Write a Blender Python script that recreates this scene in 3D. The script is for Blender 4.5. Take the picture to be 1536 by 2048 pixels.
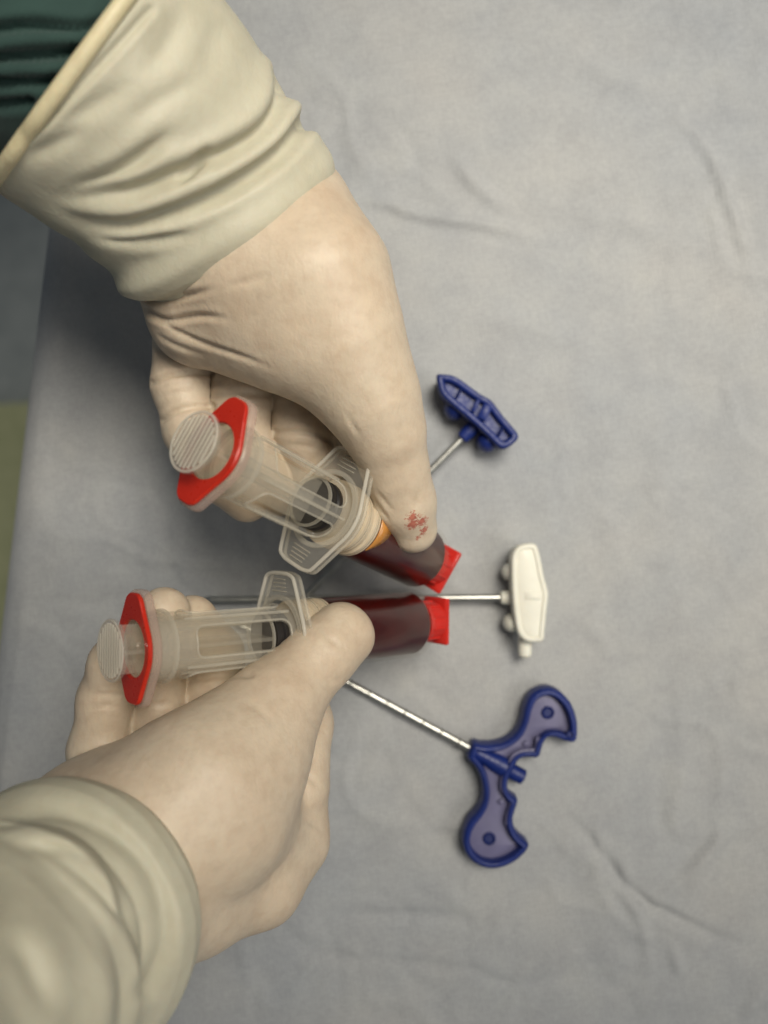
import bpy, bmesh, math, random
import numpy as np
from mathutils import Matrix, Vector
from mathutils.geometry import tessellate_polygon

# ------------------------------------------------------------------ camera, world, light, exposure
scene = bpy.context.scene
for o in list(bpy.data.objects):
    bpy.data.objects.remove(o)
COL = scene.collection
S = 0.001                      # everything is authored in millimetres
CAMH = 330.0                   # camera height above the draped table, mm
FPX = 1800.0                   # focal length in photograph pixels (photograph is 1536 x 2048)

cd = bpy.data.cameras.new('camera')
cd.sensor_fit = 'VERTICAL'; cd.sensor_height = 24.0
cd.lens = 24.0 * FPX / 2048.0
cd.clip_start = 0.005; cd.clip_end = 20.0
cd.dof.use_dof = True
cd.dof.focus_distance = 0.246
cd.dof.aperture_fstop = 4.8
cam = bpy.data.objects.new('camera', cd); COL.objects.link(cam)
cam.location = (0, 0, CAMH * S)
scene.camera = cam

world = bpy.data.worlds.new('World'); scene.world = world; world.use_nodes = True
bg = world.node_tree.nodes['Background']
bg.inputs[0].default_value = (0.80, 0.90, 1.0, 1); bg.inputs[1].default_value = 0.10

def area(name, loc, target, size, power, col):
    ld = bpy.data.lights.new(name, 'AREA'); ld.shape = 'DISK'; ld.size = size; ld.energy = power; ld.color = col
    lo = bpy.data.objects.new(name, ld); COL.objects.link(lo); lo.location = loc
    lo.rotation_euler = (Vector(target) - Vector(loc)).to_track_quat('-Z', 'Y').to_euler()
    return lo
def spot(name, loc, target, power, col, soft, deg):
    ld = bpy.data.lights.new(name, 'SPOT'); ld.energy = power; ld.color = col; ld.shadow_soft_size = soft
    ld.spot_size = math.radians(deg); ld.spot_blend = 1.0
    lo = bpy.data.objects.new(name, ld); COL.objects.link(lo); lo.location = loc
    lo.rotation_euler = (Vector(target) - Vector(loc)).to_track_quat('-Z', 'Y').to_euler()
spot('theatre_lamp', (0.24, 0.33, 0.92), (0.075, 0.10, 0.02), 58.0, (1.0, 0.93, 0.81), 0.25, 43)
area('fill_lamp', (0.85, -0.25, 1.2), (0.12, -0.08, 0), 0.6, 5.4, (1.0, 0.95, 0.87))  # added fill, brightens the lower right of the drape where the spot fades

scene.view_settings.view_transform = 'Standard'; scene.view_settings.look = 'None'
scene.view_settings.gamma = 1.0; scene.view_settings.use_curve_mapping = False
scene.view_settings.exposure = 0.03
scene.cycles.max_bounces = 6; scene.cycles.diffuse_bounces = 2; scene.cycles.glossy_bounces = 2
scene.cycles.transmission_bounces = 4; scene.cycles.transparent_max_bounces = 40

# ------------------------------------------------------------------ helpers
rng = np.random.RandomState(7)

def W(px, py, h):
    """a place on the table plan, given from the survey of the photograph, at height h (mm)"""
    z = CAMH - h
    return np.array([(px - 768.0) / FPX * z, (1024.0 - py) / FPX * z, h], float)

def scr(V):
    z = CAMH - V[:, 2]
    return np.stack([768.0 + FPX * V[:, 0] / z, 1024.0 - FPX * V[:, 1] / z], 1)

def empty(name, loc_mm=(0, 0, 0), label=None, cat=None, group=None):
    o = bpy.data.objects.new(name, None); COL.objects.link(o)
    o.location = [c * S for c in loc_mm]; o.empty_display_size = 0.01
    if label: o['label'] = label
    if cat: o['category'] = cat
    if group: o['group'] = group
    return o

def mesh(name, V, F, mat, parent=None, smooth=True, origin=(0, 0, 0), kind=None, autosmooth=None):
    V = (np.asarray(V, float) - np.asarray(origin, float)) * S
    me = bpy.data.meshes.new(name)
    me.from_pydata(V.tolist(), [], [list(map(int, f)) for f in F])
    me.update()
    bm = bmesh.new(); bm.from_mesh(me)
    bmesh.ops.recalc_face_normals(bm, faces=bm.faces[:])
    bm.to_mesh(me); bm.free()
    if smooth:
        me.polygons.foreach_set('use_smooth', [True] * len(me.polygons))
        if autosmooth is not None:
            me.set_sharp_from_angle(angle=math.radians(autosmooth))
    me.materials.append(mat)
    o = bpy.data.objects.new(name, me); COL.objects.link(o)
    if parent: o.parent = parent
    if kind: o['kind'] = kind
    return o

class MB:
    def __init__(s): s.V = []; s.F = []
    def add(s, V, F):
        n = len(s.V); s.V += [tuple(v) for v in np.asarray(V, float)]; s.F += [[i + n for i in f] for f in F]; return s
    def loft(s, loops, cap0=True, cap1=True, closed=True):
        n = len(loops[0]); base = len(s.V)
        for L in loops: s.V += [tuple(p) for p in np.asarray(L, float)]
        for k in range(len(loops) - 1):
            for i in range(n if closed else n - 1):
                j = (i + 1) % n
                s.F.append([base + k*n + i, base + k*n + j, base + (k+1)*n + j, base + (k+1)*n + i])
        for on, b0 in ((cap0, base), (cap1, base + (len(loops)-1)*n)):
            if not on: continue
            if n <= 8: s.F.append([b0 + i for i in range(n)]); continue
            for tri in tessellate_polygon([[Vector(s.V[b0 + i]) for i in range(n)]]): s.F.append([b0 + i for i in tri])
        return s
    def lathe(s, prof, n=48, cap0=True, cap1=True):
        a = np.linspace(0, 2*math.pi, n, endpoint=False)
        return s.loft([np.stack([r*np.cos(a), r*np.sin(a), np.full(n, z)], 1) for r, z in prof], cap0, cap1)
    def ring(s, prof, n=48):
        """closed profile turned round z"""
        a = np.linspace(0, 2*math.pi, n, endpoint=False)
        L = [np.stack([r*np.cos(a), r*np.sin(a), np.full(n, z)], 1) for r, z in prof]
        return s.loft(L + [L[0]], False, False)
    def tube(s, P, R, n=10, closed=False):
        P = np.asarray(P, float); m = len(P)
        R = np.full(m, R) if np.isscalar(R) else np.asarray(R, float)
        T = np.roll(P, -1, 0) - np.roll(P, 1, 0)
        if not closed: T[0] = P[1] - P[0]; T[-1] = P[-1] - P[-2]
        T /= np.linalg.norm(T, axis=1)[:, None] + 1e-12
        up = np.array([0, 0, 1.0]) if abs(T[0][2]) < .9 else np.array([1.0, 0, 0])
        u = np.cross(T[0], up); u /= np.linalg.norm(u); a = np.linspace(0, 2*math.pi, n, endpoint=False); L = []
        for p, t, r in zip(P, T, R):
            u = u - t * np.dot(u, t); u /= np.linalg.norm(u); w = np.cross(t, u)
            L.append(p + r*(np.cos(a)[:, None]*u + np.sin(a)[:, None]*w))
        if closed: L.append(L[0])
        return s.loft(L, not closed, not closed)
    def box(s, c, sz, rot=0, bev=0.0):
        x, y, z = [d/2 for d in sz]; b = min(bev, .45*min(sz))
        o2 = lambda i: np.array([[-x+i, -y+i], [x-i, -y+i], [x-i, y-i], [-x+i, y-i]])
        def cut(i, bb):
            p = o2(i)
            if bb <= 0: return p
            out = []
            for k in range(4):
                q = p[k]; pr = p[k-1]; nx = p[(k+1) % 4]
                out.append(q + (pr-q)/np.linalg.norm(pr-q)*bb); out.append(q + (nx-q)/np.linalg.norm(nx-q)*bb)
            return np.array(out)
        lv = [(b, -z), (0, -z+b), (0, z-b), (b, z)] if b > 0 else [(0, -z), (0, z)]
        cs, sn = math.cos(rot), math.sin(rot); L = []
        for i, zz in lv:
            q = cut(i, b); q = np.stack([q[:, 0]*cs - q[:, 1]*sn, q[:, 0]*sn + q[:, 1]*cs, np.full(len(q), zz)], 1)
            L.append(q + np.asarray(c, float))
        return s.loft(L)
    def obj(s, name, mat, parent=None, smooth=True, origin=(0, 0, 0), auto=40, kind=None):
        return mesh(name, s.V, s.F, mat, parent, smooth, origin, kind, auto)

def resample(P, n, closed=False, smooth=True):
    """Catmull-Rom through P, n evenly spaced points"""
    P = np.asarray(P, float); m = len(P); out = []
    segs = m if closed else m - 1
    for i in range(segs):
        if closed: p0, p1, p2, p3 = P[i-1], P[i], P[(i+1) % m], P[(i+2) % m]
        else: p0, p1, p2, p3 = P[max(i-1, 0)], P[i], P[i+1], P[min(i+2, m-1)]
        t = np.linspace(0, 1, 12, endpoint=False)[:, None]
        if smooth: out.append(.5*((2*p1) + (-p0+p2)*t + (2*p0-5*p1+4*p2-p3)*t*t + (-p0+3*p1-3*p2+p3)*t**3))
        else: out.append(p1 + (p2-p1)*t)
    out = np.concatenate(out)
    out = np.vstack([out, out[:1] if closed else P[-1:]])
    d = np.concatenate([[0], np.cumsum(np.linalg.norm(np.diff(out, axis=0), axis=1))])
    q = np.linspace(0, d[-1], n, endpoint=not closed)
    return np.stack([np.interp(q, d, out[:, k]) for k in range(P.shape[1])], 1)

def inset(P, d):
    """move a closed 2-D outline inwards by d"""
    A = .5*np.sum(P[:, 0]*np.roll(P[:, 1], -1) - np.roll(P[:, 0], -1)*P[:, 1])
    T = np.roll(P, -1, 0) - np.roll(P, 1, 0); T /= np.linalg.norm(T, axis=1)[:, None] + 1e-9
    N = np.stack([-T[:, 1], T[:, 0]], 1) * (1 if A > 0 else -1)
    Q = P + N*d
    for _ in range(int(2 + 2*abs(d))): Q = .5*Q + .25*(np.roll(Q, 1, 0) + np.roll(Q, -1, 0))
    return Q

# smooth value noise on 3-D points
_G = rng.rand(32, 32, 32)
def noise3(P, sc):
    Q = P / sc; I = np.floor(Q).astype(int); f = Q - I; f = f*f*(3 - 2*f); out = 0
    for dx in (0, 1):
        for dy in (0, 1):
            for dz in (0, 1):
                w = (f[:, 0] if dx else 1-f[:, 0])*(f[:, 1] if dy else 1-f[:, 1])*(f[:, 2] if dz else 1-f[:, 2])
                out = out + w*_G[(I[:, 0]+dx) % 32, (I[:, 1]+dy) % 32, (I[:, 2]+dz) % 32]
    return out*2 - 1

def vnormals(V, F):
    F = np.asarray(F); a = V[F[:, 2]] - V[F[:, 0]]; b = V[F[:, 3]] - V[F[:, 1]]; n = np.cross(a, b)
    N = np.zeros_like(V)
    for k in range(4): np.add.at(N, F[:, k], n)
    return N / (np.linalg.norm(N, axis=1)[:, None] + 1e-12)

def seg_dist(Q, L):
    """distance from 2-D points to a polyline and parameter 0..1 along it"""
    L = np.asarray(L, float); best = np.full(len(Q), 1e9); par = np.zeros(len(Q)); side = np.zeros(len(Q))
    ln = np.linalg.norm(np.diff(L, axis=0), axis=1); tot = ln.sum(); acc = 0
    for i in range(len(L)-1):
        a, b = L[i], L[i+1]; ba = b-a
        t = np.clip(((Q-a) @ ba)/(ba @ ba), 0, 1); v = Q - a - t[:, None]*ba; d = np.linalg.norm(v, axis=1)
        m = d < best; best[m] = d[m]; par[m] = ((acc + t*ln[i])/tot)[m]
        acc += ln[i]
    return best, par

def sculpt(V, F, strokes, up=0.05):
    """press folds (negative) or raise ridges (positive, mm) along surveyed lines on the upper side of a surface"""
    for st in strokes:
        line, wd, dep = st[:3]
        ends = st[3] if len(st) > 3 else 'both'
        N = vnormals(V, F)
        if N[np.argmax(V[:, 2]), 2] < 0: N = -N
        Q = scr(V); L = resample(np.array(line, float), 24)
        view = np.stack([-V[:, 0], -V[:, 1], CAMH - V[:, 2]], 1); view /= np.linalg.norm(view, axis=1)[:, None]
        face = np.clip((np.sum(N*view, 1) - up)/.25, 0, 1)
        d, t = seg_dist(Q, L)
        tp = np.ones(len(V))
        if ends in ('both', 'start'): tp *= np.clip(t/.42, 0, 1)
        if ends in ('both', 'end'): tp *= np.clip((1-t)/.42, 0, 1)
        tp = tp*tp*(3-2*tp)
        g = np.exp(-(d/wd)**2) - .18*np.exp(-((d-2.1*wd)/(1.1*wd))**2)
        V = V + N*(dep*g*tp*face)[:, None]
    return V

# ------------------------------------------------------------------ materials
def newmat(name):
    m = bpy.data.materials.new(name); m.use_nodes = True
    return m, m.node_tree, m.node_tree.nodes['Principled BSDF']

def nn(t, typ, **kw):
    n = t.nodes.new(typ)
    for k, v in kw.items(): setattr(n, k, v)
    return n

def coords(t):
    return nn(t, 'ShaderNodeTexCoord').outputs['Object']

def noise_node(t, vec, scale, detail=4, rough=.55, dist=0.0):
    n = nn(t, 'ShaderNodeTexNoise'); n.inputs['Scale'].default_value = scale; n.inputs['Detail'].default_value = detail
    n.inputs['Roughness'].default_value = rough; n.inputs['Distortion'].default_value = dist
    t.links.new(vec, n.inputs['Vector']); return n

def ramp(t, fac, stops):
    r = nn(t, 'ShaderNodeValToRGB'); e = r.color_ramp.elements
    while len(e) < len(stops): e.new(.5)
    for el, (p, c) in zip(e, stops): el.position = p; el.color = (*c, 1)
    t.links.new(fac, r.inputs['Fac']); return r

def mixc(t, fac, a, b, mode='MIX'):
    m = nn(t, 'ShaderNodeMix', data_type='RGBA', blend_type=mode)
    for s_, v in ((m.inputs[0], fac), (m.inputs[6], a), (m.inputs[7], b)):
        if isinstance(v, (int, float)): s_.default_value = v
        elif isinstance(v, tuple): s_.default_value = (*v, 1)
        else: t.links.new(v, s_)
    return m.outputs[2]

def math_(t, op, a, b=None, clamp=False):
    m = nn(t, 'ShaderNodeMath', operation=op, use_clamp=clamp)
    for i, v in enumerate((a, b)):
        if v is None: continue
        if isinstance(v, (int, float)): m.inputs[i].default_value = v
        else: t.links.new(v, m.inputs[i])
    return m.outputs[0]

def bump(t, bs, h, strength, dist):
    b = nn(t, 'ShaderNodeBump'); b.inputs['Strength'].default_value = strength; b.inputs['Distance'].default_value = dist
    t.links.new(h, b.inputs['Height']); t.links.new(b.outputs['Normal'], bs.inputs['Normal']); return b

def latex(name, c1, c2, c3, smear=None, rough=.5, sss=.15, mot=.6):
    m, t, b = newmat(name); co = coords(t)
    n1 = noise_node(t, co, 38, 3, .6); n2 = noise_node(t, co, 260, 3, .65); n3 = noise_node(t, co, 1300, 1, .6)
    col = ramp(t, n1.outputs['Fac'], [(.32, c1), (.5, c2), (.68, c3)]).outputs['Color']
    mott = ramp(t, n2.outputs['Fac'], [(.36, (.90, .87, .845)), (.52, (1, 1, 1)), (.66, (1.06, 1.065, 1.06))]).outputs['Color']
    col = mixc(t, mot, col, mott, 'MULTIPLY')
    if smear is not None:
        # dried blood: thin broken flakes inside three small spots
        fac = None
        for (c, rad) in smear:
            vs = nn(t, 'ShaderNodeVectorMath', operation='SUBTRACT'); t.links.new(co, vs.inputs[0]); vs.inputs[1].default_value = c
            ln = nn(t, 'ShaderNodeVectorMath', operation='LENGTH'); t.links.new(vs.outputs[0], ln.inputs[0])
            f = math_(t, 'SUBTRACT', 1.0, math_(t, 'DIVIDE', ln.outputs['Value'], rad), True)
            fac = f if fac is None else math_(t, 'MAXIMUM', fac, f)
        ns = noise_node(t, co, 900, 5, .7, 1.2)
        f2 = math_(t, 'ADD', math_(t, 'MULTIPLY', fac, 1.0), math_(t, 'MULTIPLY', math_(t, 'SUBTRACT', ns.outputs['Fac'], .5), 3.2))
        r = ramp(t, f2, [(.30, (0, 0, 0)), (.56, (.80, .80, .80))])
        gate = math_(t, 'MULTIPLY', r.outputs['Color'], math_(t, 'GREATER_THAN', fac, 0.02))
        nb = noise_node(t, co, 700, 3)
        bl = ramp(t, nb.outputs['Fac'], [(.35, (.30, .016, .010)), (.65, (.47, .09, .05))]).outputs['Color']
        col = mixc(t, gate, col, bl)
    t.links.new(col, b.inputs['Base Color'])
    b.inputs['Roughness'].default_value = rough
    b.inputs['Subsurface Weight'].default_value = sss
    b.inputs['Subsurface Radius'].default_value = (.0035, .0016, .0009)
    b.inputs['Subsurface Scale'].default_value = 1.0
    b.inputs['Specular IOR Level'].default_value = .45; b.inputs['Coat Weight'].default_value = .04; b.inputs['Coat Roughness'].default_value = .32
    mp = nn(t, 'ShaderNodeMapping'); mp.inputs['Scale'].default_value = (1.0, .45, 1.0); mp.inputs['Rotation'].default_value = (0, 0, .7)
    t.links.new(co, mp.inputs['Vector'])
    nw = noise_node(t, mp.outputs[0], 330, 2, .6, .6)
    h = math_(t, 'ADD', math_(t, 'MULTIPLY', nw.outputs['Fac'], 1.0), math_(t, 'MULTIPLY', n3.outputs['Fac'], .35))
    bump(t, b, h, .20, .0009)
    return m

def plastic(name, col, rough=.35, var=.12, spec=.5, sss=0.0, fine=.2):
    m, t, b = newmat(name); co = coords(t)
    n = noise_node(t, co, 120, 4)
    c0 = tuple(x*(1-var) for x in col); c1 = tuple(min(1, x*(1+var)) for x in col)
    t.links.new(ramp(t, n.outputs['Fac'], [(.3, c0), (.7, c1)]).outputs['Color'], b.inputs['Base Color'])
    n2 = noise_node(t, co, 900, 1)
    t.links.new(ramp(t, n2.outputs['Fac'], [(.3, (rough*.8,)*3), (.7, (rough*1.25,)*3)]).outputs['Color'], b.inputs['Roughness'])
    b.inputs['Specular IOR Level'].default_value = spec
    if sss: 
        b.inputs['Subsurface Weight'].default_value = sss; b.inputs['Subsurface Radius'].default_value = (.002, .0015, .001)
    bump(t, b, n2.outputs['Fac'], fine, .0002)
    return m

def clear(name, tint, body, milk, rough=.16, spec=.6):
    """thin translucent moulded plastic: part of the light goes straight through, part scatters on the milky body"""
    m, t, b = newmat(name); co = coords(t)
    n = noise_node(t, co, 90, 1)
    b.inputs['Base Color'].default_value = (*body, 1); b.inputs['Roughness'].default_value = rough
    b.inputs['Specular IOR Level'].default_value = spec
    tl = nn(t, 'ShaderNodeBsdfTranslucent'); tl.inputs[0].default_value = (*body, 1)
    ad = nn(t, 'ShaderNodeMixShader'); ad.inputs[0].default_value = .35
    t.links.new(b.outputs[0], ad.inputs[1]); t.links.new(tl.outputs[0], ad.inputs[2])
    tr = nn(t, 'ShaderNodeBsdfTransparent'); tr.inputs[0].default_value = (*tint, 1)
    mx = nn(t, 'ShaderNodeMixShader')
    f = math_(t, 'ADD', math_(t, 'MULTIPLY', n.outputs['Fac'], milk*.4), milk*.8)
    t.links.new(f, mx.inputs[0]); t.links.new(tr.outputs[0], mx.inputs[1]); t.links.new(ad.outputs[0], mx.inputs[2])
    t.links.new(mx.outputs[0], t.nodes['Material Output'].inputs['Surface'])
    return m

def metal(name):
    m, t, b = newmat(name); co = coords(t)
    b.inputs['Metallic'].default_value = 1; n = noise_node(t, co, 300, 4)
    t.links.new(ramp(t, n.outputs['Fac'], [(.3, (.42, .42, .39)), (.7, (.56, .56, .52))]).outputs['Color'], b.inputs['Base Color'])
    b.inputs['Roughness'].default_value = .33
    return m

def nonwoven(name):
    m, t, b = newmat(name); co = coords(t)
    n1 = noise_node(t, co, 9, 4, .6); n2 = noise_node(t, co, 60, 3, .65)
    base = ramp(t, n1.outputs['Fac'], [(.30, (.322, .340, .362)), (.5, (.368, .377, .383)), (.70, (.410, .408, .398))]).outputs['Color']
    blotch = ramp(t, n2.outputs['Fac'], [(.32, (.90, .90, .91)), (.55, (1, 1, 1)), (.72, (1.05, 1.05, 1.03))]).outputs['Color']
    col = mixc(t, .8, base, blotch, 'MULTIPLY')
    # rows of small bonding dots pressed into the fleece, and its loose fibres
    mp = nn(t, 'ShaderNodeMapping'); mp.inputs['Rotation'].default_value = (0, 0, .62); t.links.new(co, mp.inputs['Vector'])
    sx = nn(t, 'ShaderNodeSeparateXYZ'); t.links.new(mp.outputs[0], sx.inputs[0])
    k = 2*math.pi/.0021
    a = math_(t, 'SINE', math_(t, 'MULTIPLY', sx.outputs[0], k)); c = math_(t, 'SINE', math_(t, 'MULTIPLY', sx.outputs[1], k))
    dots = ramp(t, math_(t, 'MULTIPLY', a, c), [(.45, (0, 0, 0)), (.80, (1, 1, 1))]).outputs['Color']
    wob = noise_node(t, co, 800, 1, .6)
    fib = noise_node(t, mp.outputs[0], 2600, 2, .7, 1.0)
    col = mixc(t, math_(t, 'MULTIPLY', dots, math_(t, 'MULTIPLY', wob.outputs['Fac'], .5)), col, (.19, .20, .21))
    gr = noise_node(t, co, 750, 1, .6)
    col = mixc(t, .8, col, ramp(t, gr.outputs['Fac'], [(.32, (.93, .93, .935)), (.68, (1.06, 1.06, 1.055))]).outputs['Color'], 'MULTIPLY')
    fl = ramp(t, fib.outputs['Fac'], [(.35, (.86, .86, .87)), (.65, (1.10, 1.10, 1.09))]).outputs['Color']
    col = mixc(t, .6, col, fl, 'MULTIPLY')
    t.links.new(col, b.inputs['Base Color'])
    b.inputs['Roughness'].default_value = .78; b.inputs['Specular IOR Level'].default_value = .25
    b.inputs['Sheen Weight'].default_value = .15
    h = math_(t, 'ADD', math_(t, 'MULTIPLY', dots, -.8), math_(t, 'MULTIPLY', fib.outputs['Fac'], .6))
    bump(t, b, h, .5, .0003)
    return m

def cloth(name, c0, c1):
    m, t, b = newmat(name); co = coords(t)
    n = noise_node(t, co, 40, 5); w = noise_node(t, co, 1800, 3, .6)
    col = ramp(t, n.outputs['Fac'], [(.3, c0), (.7, c1)]).outputs['Color']
    t.links.new(col, b.inputs['Base Color']); b.inputs['Roughness'].default_value = .85; b.inputs['Sheen Weight'].default_value = .2
    bump(t, b, w.outputs['Fac'], .4, .0004)
    return m

M = {}
M['glove2'] = latex('glove_latex_plain', (.555, .44, .322), (.595, .487, .364), (.605, .508, .386))
M['cuff'] = latex('cuff_latex', (.505, .475, .36), (.55, .515, .395), (.57, .535, .415), rough=.55, mot=.25)
M['bead'] = latex('bead_latex', (.62, .55, .34), (.68, .60, .385), (.70, .63, .42), rough=.45)
M['green'] = cloth('gown_cloth', (.014, .042, .036), (.026, .066, .055))
M['drape'] = nonwoven('drape_nonwoven')
M['blue'] = plastic('blue_plastic', (.007, .020, .140), .42, .15, .4)
M['blue_sheen'] = plastic('blue_sheen_plastic', (.125, .120, .215), .45, .10)  # lavender tone: light reflected off the flat recess, put into the colour
M['blue_dark'] = plastic('blue_dark_plastic', (.010, .018, .10), .4, .15)
M['white'] = plastic('white_plastic', (.72, .71, .62), .42, .04, sss=.2)
M['red'] = plastic('red_plastic', (.50, .020, .007), .34, .08, sss=.1)
M['redcap'] = plastic('red_cap_plastic', (.54, .020, .012), .42, .08, sss=.15)
M['black'] = plastic('black_rubber', (.014, .012, .012), .38, .2)
M['cream'] = plastic('cream_plastic', (.62, .53, .40), .4, .06, sss=.2)
M['clear'] = clear('clear_plastic', (.985, .98, .965), (.78, .75, .68), .16, .09)
M['clear_edge'] = clear('clear_edge_plastic', (.95, .94, .91), (.84, .81, .73), .26, .15)
M['clear_pink'] = clear('clear_pink_plastic', (.97, .92, .89), (.78, .64, .57), .34, .2)
def shiny_clear(name):
    m, t, b = newmat(name); t.nodes.remove(b)
    tr = nn(t, 'ShaderNodeBsdfTransparent'); tr.inputs[0].default_value = (.985, .98, .97, 1)
    gl = nn(t, 'ShaderNodeBsdfGlossy'); gl.inputs['Roughness'].default_value = .07; gl.inputs[0].default_value = (.9, .88, .84, 1)
    co = coords(t); n = noise_node(t, co, 60, 1)
    mx = nn(t, 'ShaderNodeMixShader'); t.links.new(math_(t, 'ADD', math_(t, 'MULTIPLY', n.outputs['Fac'], .03), .022), mx.inputs[0])
    t.links.new(tr.outputs[0], mx.inputs[1]); t.links.new(gl.outputs[0], mx.inputs[2])
    t.links.new(mx.outputs[0], t.nodes['Material Output'].inputs['Surface'])
    return m
M['barrel'] = shiny_clear('barrel_plastic')
M['frost'] = clear('frosted_inner_plastic', (.985, .98, .965), (.74, .71, .64), .03, .2)
M['ridge'] = clear('bright_edge_plastic', (.95, .94, .91), (.88, .85, .77), .48, .15)
M['metal'] = metal('steel')
M['mark'] = plastic('etched_mark', (.16, .16, .15), .6, .1)
M['orange'] = plastic('plasma_layer', (.50, .22, .045), .25, .2, sss=.2)
def blood():
    m, t, b = newmat('blood'); co = coords(t); n = noise_node(t, co, 110, 4)
    t.links.new(ramp(t, n.outputs['Fac'], [(.3, (.040, .0035, .003)), (.7, (.070, .005, .004))]).outputs['Color'], b.inputs['Base Color'])
    b.inputs['Roughness'].default_value = .28; b.inputs['Subsurface Weight'].default_value = .5
    b.inputs['Subsurface Radius'].default_value = (.004, .0004, .0003); return m
M['blood'] = blood()
M['floor'] = cloth('floor_vinyl', (.30, .33, .33), (.38, .41, .405))
M['mat'] = cloth('yellow_green_vinyl', (.42, .44, .24), (.52, .53, .31))
for k in ('floor', 'mat'): pass

# ------------------------------------------------------------------ setting: draped table, floor
def build_drape():
    e0 = W(78, 430, 0)[:2]; e1 = W(-14, 1210, 0)[:2]          # the table's long edge, seen left
    d = (e1 - e0)/np.linalg.norm(e1 - e0); nrm = np.array([-d[1], d[0]])
    if nrm[0] < 0: nrm = -nrm
    R = 13.0
    us = np.concatenate([np.arange(-330, 0, 10.0), np.linspace(0, R*math.pi/2, 16), np.arange(R*math.pi/2 + 1.5, 460, 1.5)])
    vs = np.arange(-330, 330, 1.5)
    prof = []
    for u in us:
        if u < 0: prof.append((0.0, -R + u))
        elif u < R*math.pi/2: a = u/R; prof.append((R - R*math.cos(a), -R + R*math.sin(a)))
        else: prof.append((R + u - R*math.pi/2, 0.0))
    prof = np.array(prof)
    mid = e0 + d*np.dot(-e0, d)
    V = np.zeros((len(us), len(vs), 3))
    V[:, :, 0] = mid[0] + nrm[0]*prof[:, 0][:, None] + d[0]*vs[None]
    V[:, :, 1] = mid[1] + nrm[1]*prof[:, 0][:, None] + d[1]*vs[None]
    V[:, :, 2] = prof[:, 1][:, None]
    nu, nv = len(us), len(vs); V = V.reshape(-1, 3)
    idx = np.arange(nu*nv).reshape(nu, nv)
    F = np.stack([idx[:-1, :-1], idx[1:, :-1], idx[1:, 1:], idx[:-1, 1:]], -1).reshape(-1, 4)
    flat = V[:, 2] > -.5
    q = V.copy(); q[:, 2] = 0
    a = np.array([[.8, .6, 0], [-.6, .8, 0], [0, 0, 1.0]])
    q2 = (q @ a.T)*np.array([1, .45, 1])
    qw = q + 7*np.stack([noise3(q + 11, 22), noise3(q + 61, 22), 0*q[:, 0]], 1)
    w = .8*noise3(q2 + 300, 42) + .35*noise3(q*np.array([.6, 1, 1]) + 90, 21) + .10*noise3(q + 700, 9)
    patch = np.clip(.5 + 1.4*noise3(q + 500, 70), 0, 1)
    for sc_, am, of in ((34, .80, 200), (19, .46, 400), (11, .20, 900)):
        w = w + am*patch*np.clip(1 - np.abs(noise3(qw + of, sc_))*4.5, 0, 1)**1.5 - am*.8*patch*np.clip(1 - np.abs(noise3(qw + of + 77, sc_*1.3))*6, 0, 1)**1.5
    V[:, 2] += np.where(flat, w, 0)
    ridge = [
        ([(640, 385), (768, 405), (850, 432), (985, 452), (1130, 492)], 15, 1.5),
        ([(895, 290), (950, 370), (1030, 425)], 18, 1.2),
        ([(1320, 200), (1370, 245), (1420, 310), (1450, 380), (1490, 500), (1520, 610)], 17, 1.4),
        ([(1060, 430), (1250, 440), (1400, 520)], 30, .7),
        ([(1100, 1590), (1180, 1680), (1270, 1790), (1350, 1835), (1450, 1880), (1536, 1900)], 13, -1.5),
        ([(1270, 1650), (1250, 1760), (1290, 1870), (1300, 2000)], 16, 1.0),
        ([(1480, 1620), (1400, 1740), (1380, 1820)], 20, 1.1),
        ([(1220, 1840), (1330, 1790), (1480, 1640)], 14, .8),
        ([(1340, 1880), (1365, 1960)], 14, 1.0),
        ([(620, 1835), (820, 1830), (1000, 1845)], 16, -.9),
        ([(1480, 2048), (1536, 1960)], 18, 1.2),
        ([(1380, 1480), (1350, 1640), (1370, 1700)], 22, .8),
        ([(1100, 100), (1250, 160), (1360, 190)], 30, .7),
        ([(880, 660), (1010, 640), (1200, 700)], 34, .6),
        ([(1280, 760), (1330, 900), (1300, 1100)], 40, .7),
        ([(1190, 1600), (1200, 1720), (1160, 1800)], 13, .7),
    ]
    V = sculpt(V, F, [(l, .72*w_, 1.25*d_) for l, w_, d_ in ridge])
    o = mesh('drape', V, F, M['drape'], kind='structure')
    o['label'] = 'grey blue nonwoven drape covering the table'
    return o
build_drape()

fl = MB().loft([[(-1600, -1500, -761), (1600, -1500, -761), (1600, 1500, -761), (-1600, 1500, -761)],
                [(-1600, -1500, -750), (1600, -1500, -750), (1600, 1500, -750), (-1600, 1500, -750)]]).obj('floor', M['floor'], smooth=False, kind='structure')
fl['label'] = 'grey green floor beyond the table edge'
mo = W(-40, 1150, -735)
mt = MB().box((mo[0] - 60, mo[1], -737), (380, 395, 26), .05, 8).obj('floor_mat', M['mat'], origin=(mo[0] - 60, mo[1], -750))
mt.location = ((mo[0] - 60)*S, mo[1]*S, -.750)
mt['label'] = 'pale yellow green mat low beside the table edge, out of focus'; mt['category'] = 'mat'

# ------------------------------------------------------------------ needles with moulded handles
def chain_px(pts, off, scale):
    return [(off[0] + x/scale, off[1] + y/scale) for x, y in pts]

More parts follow.
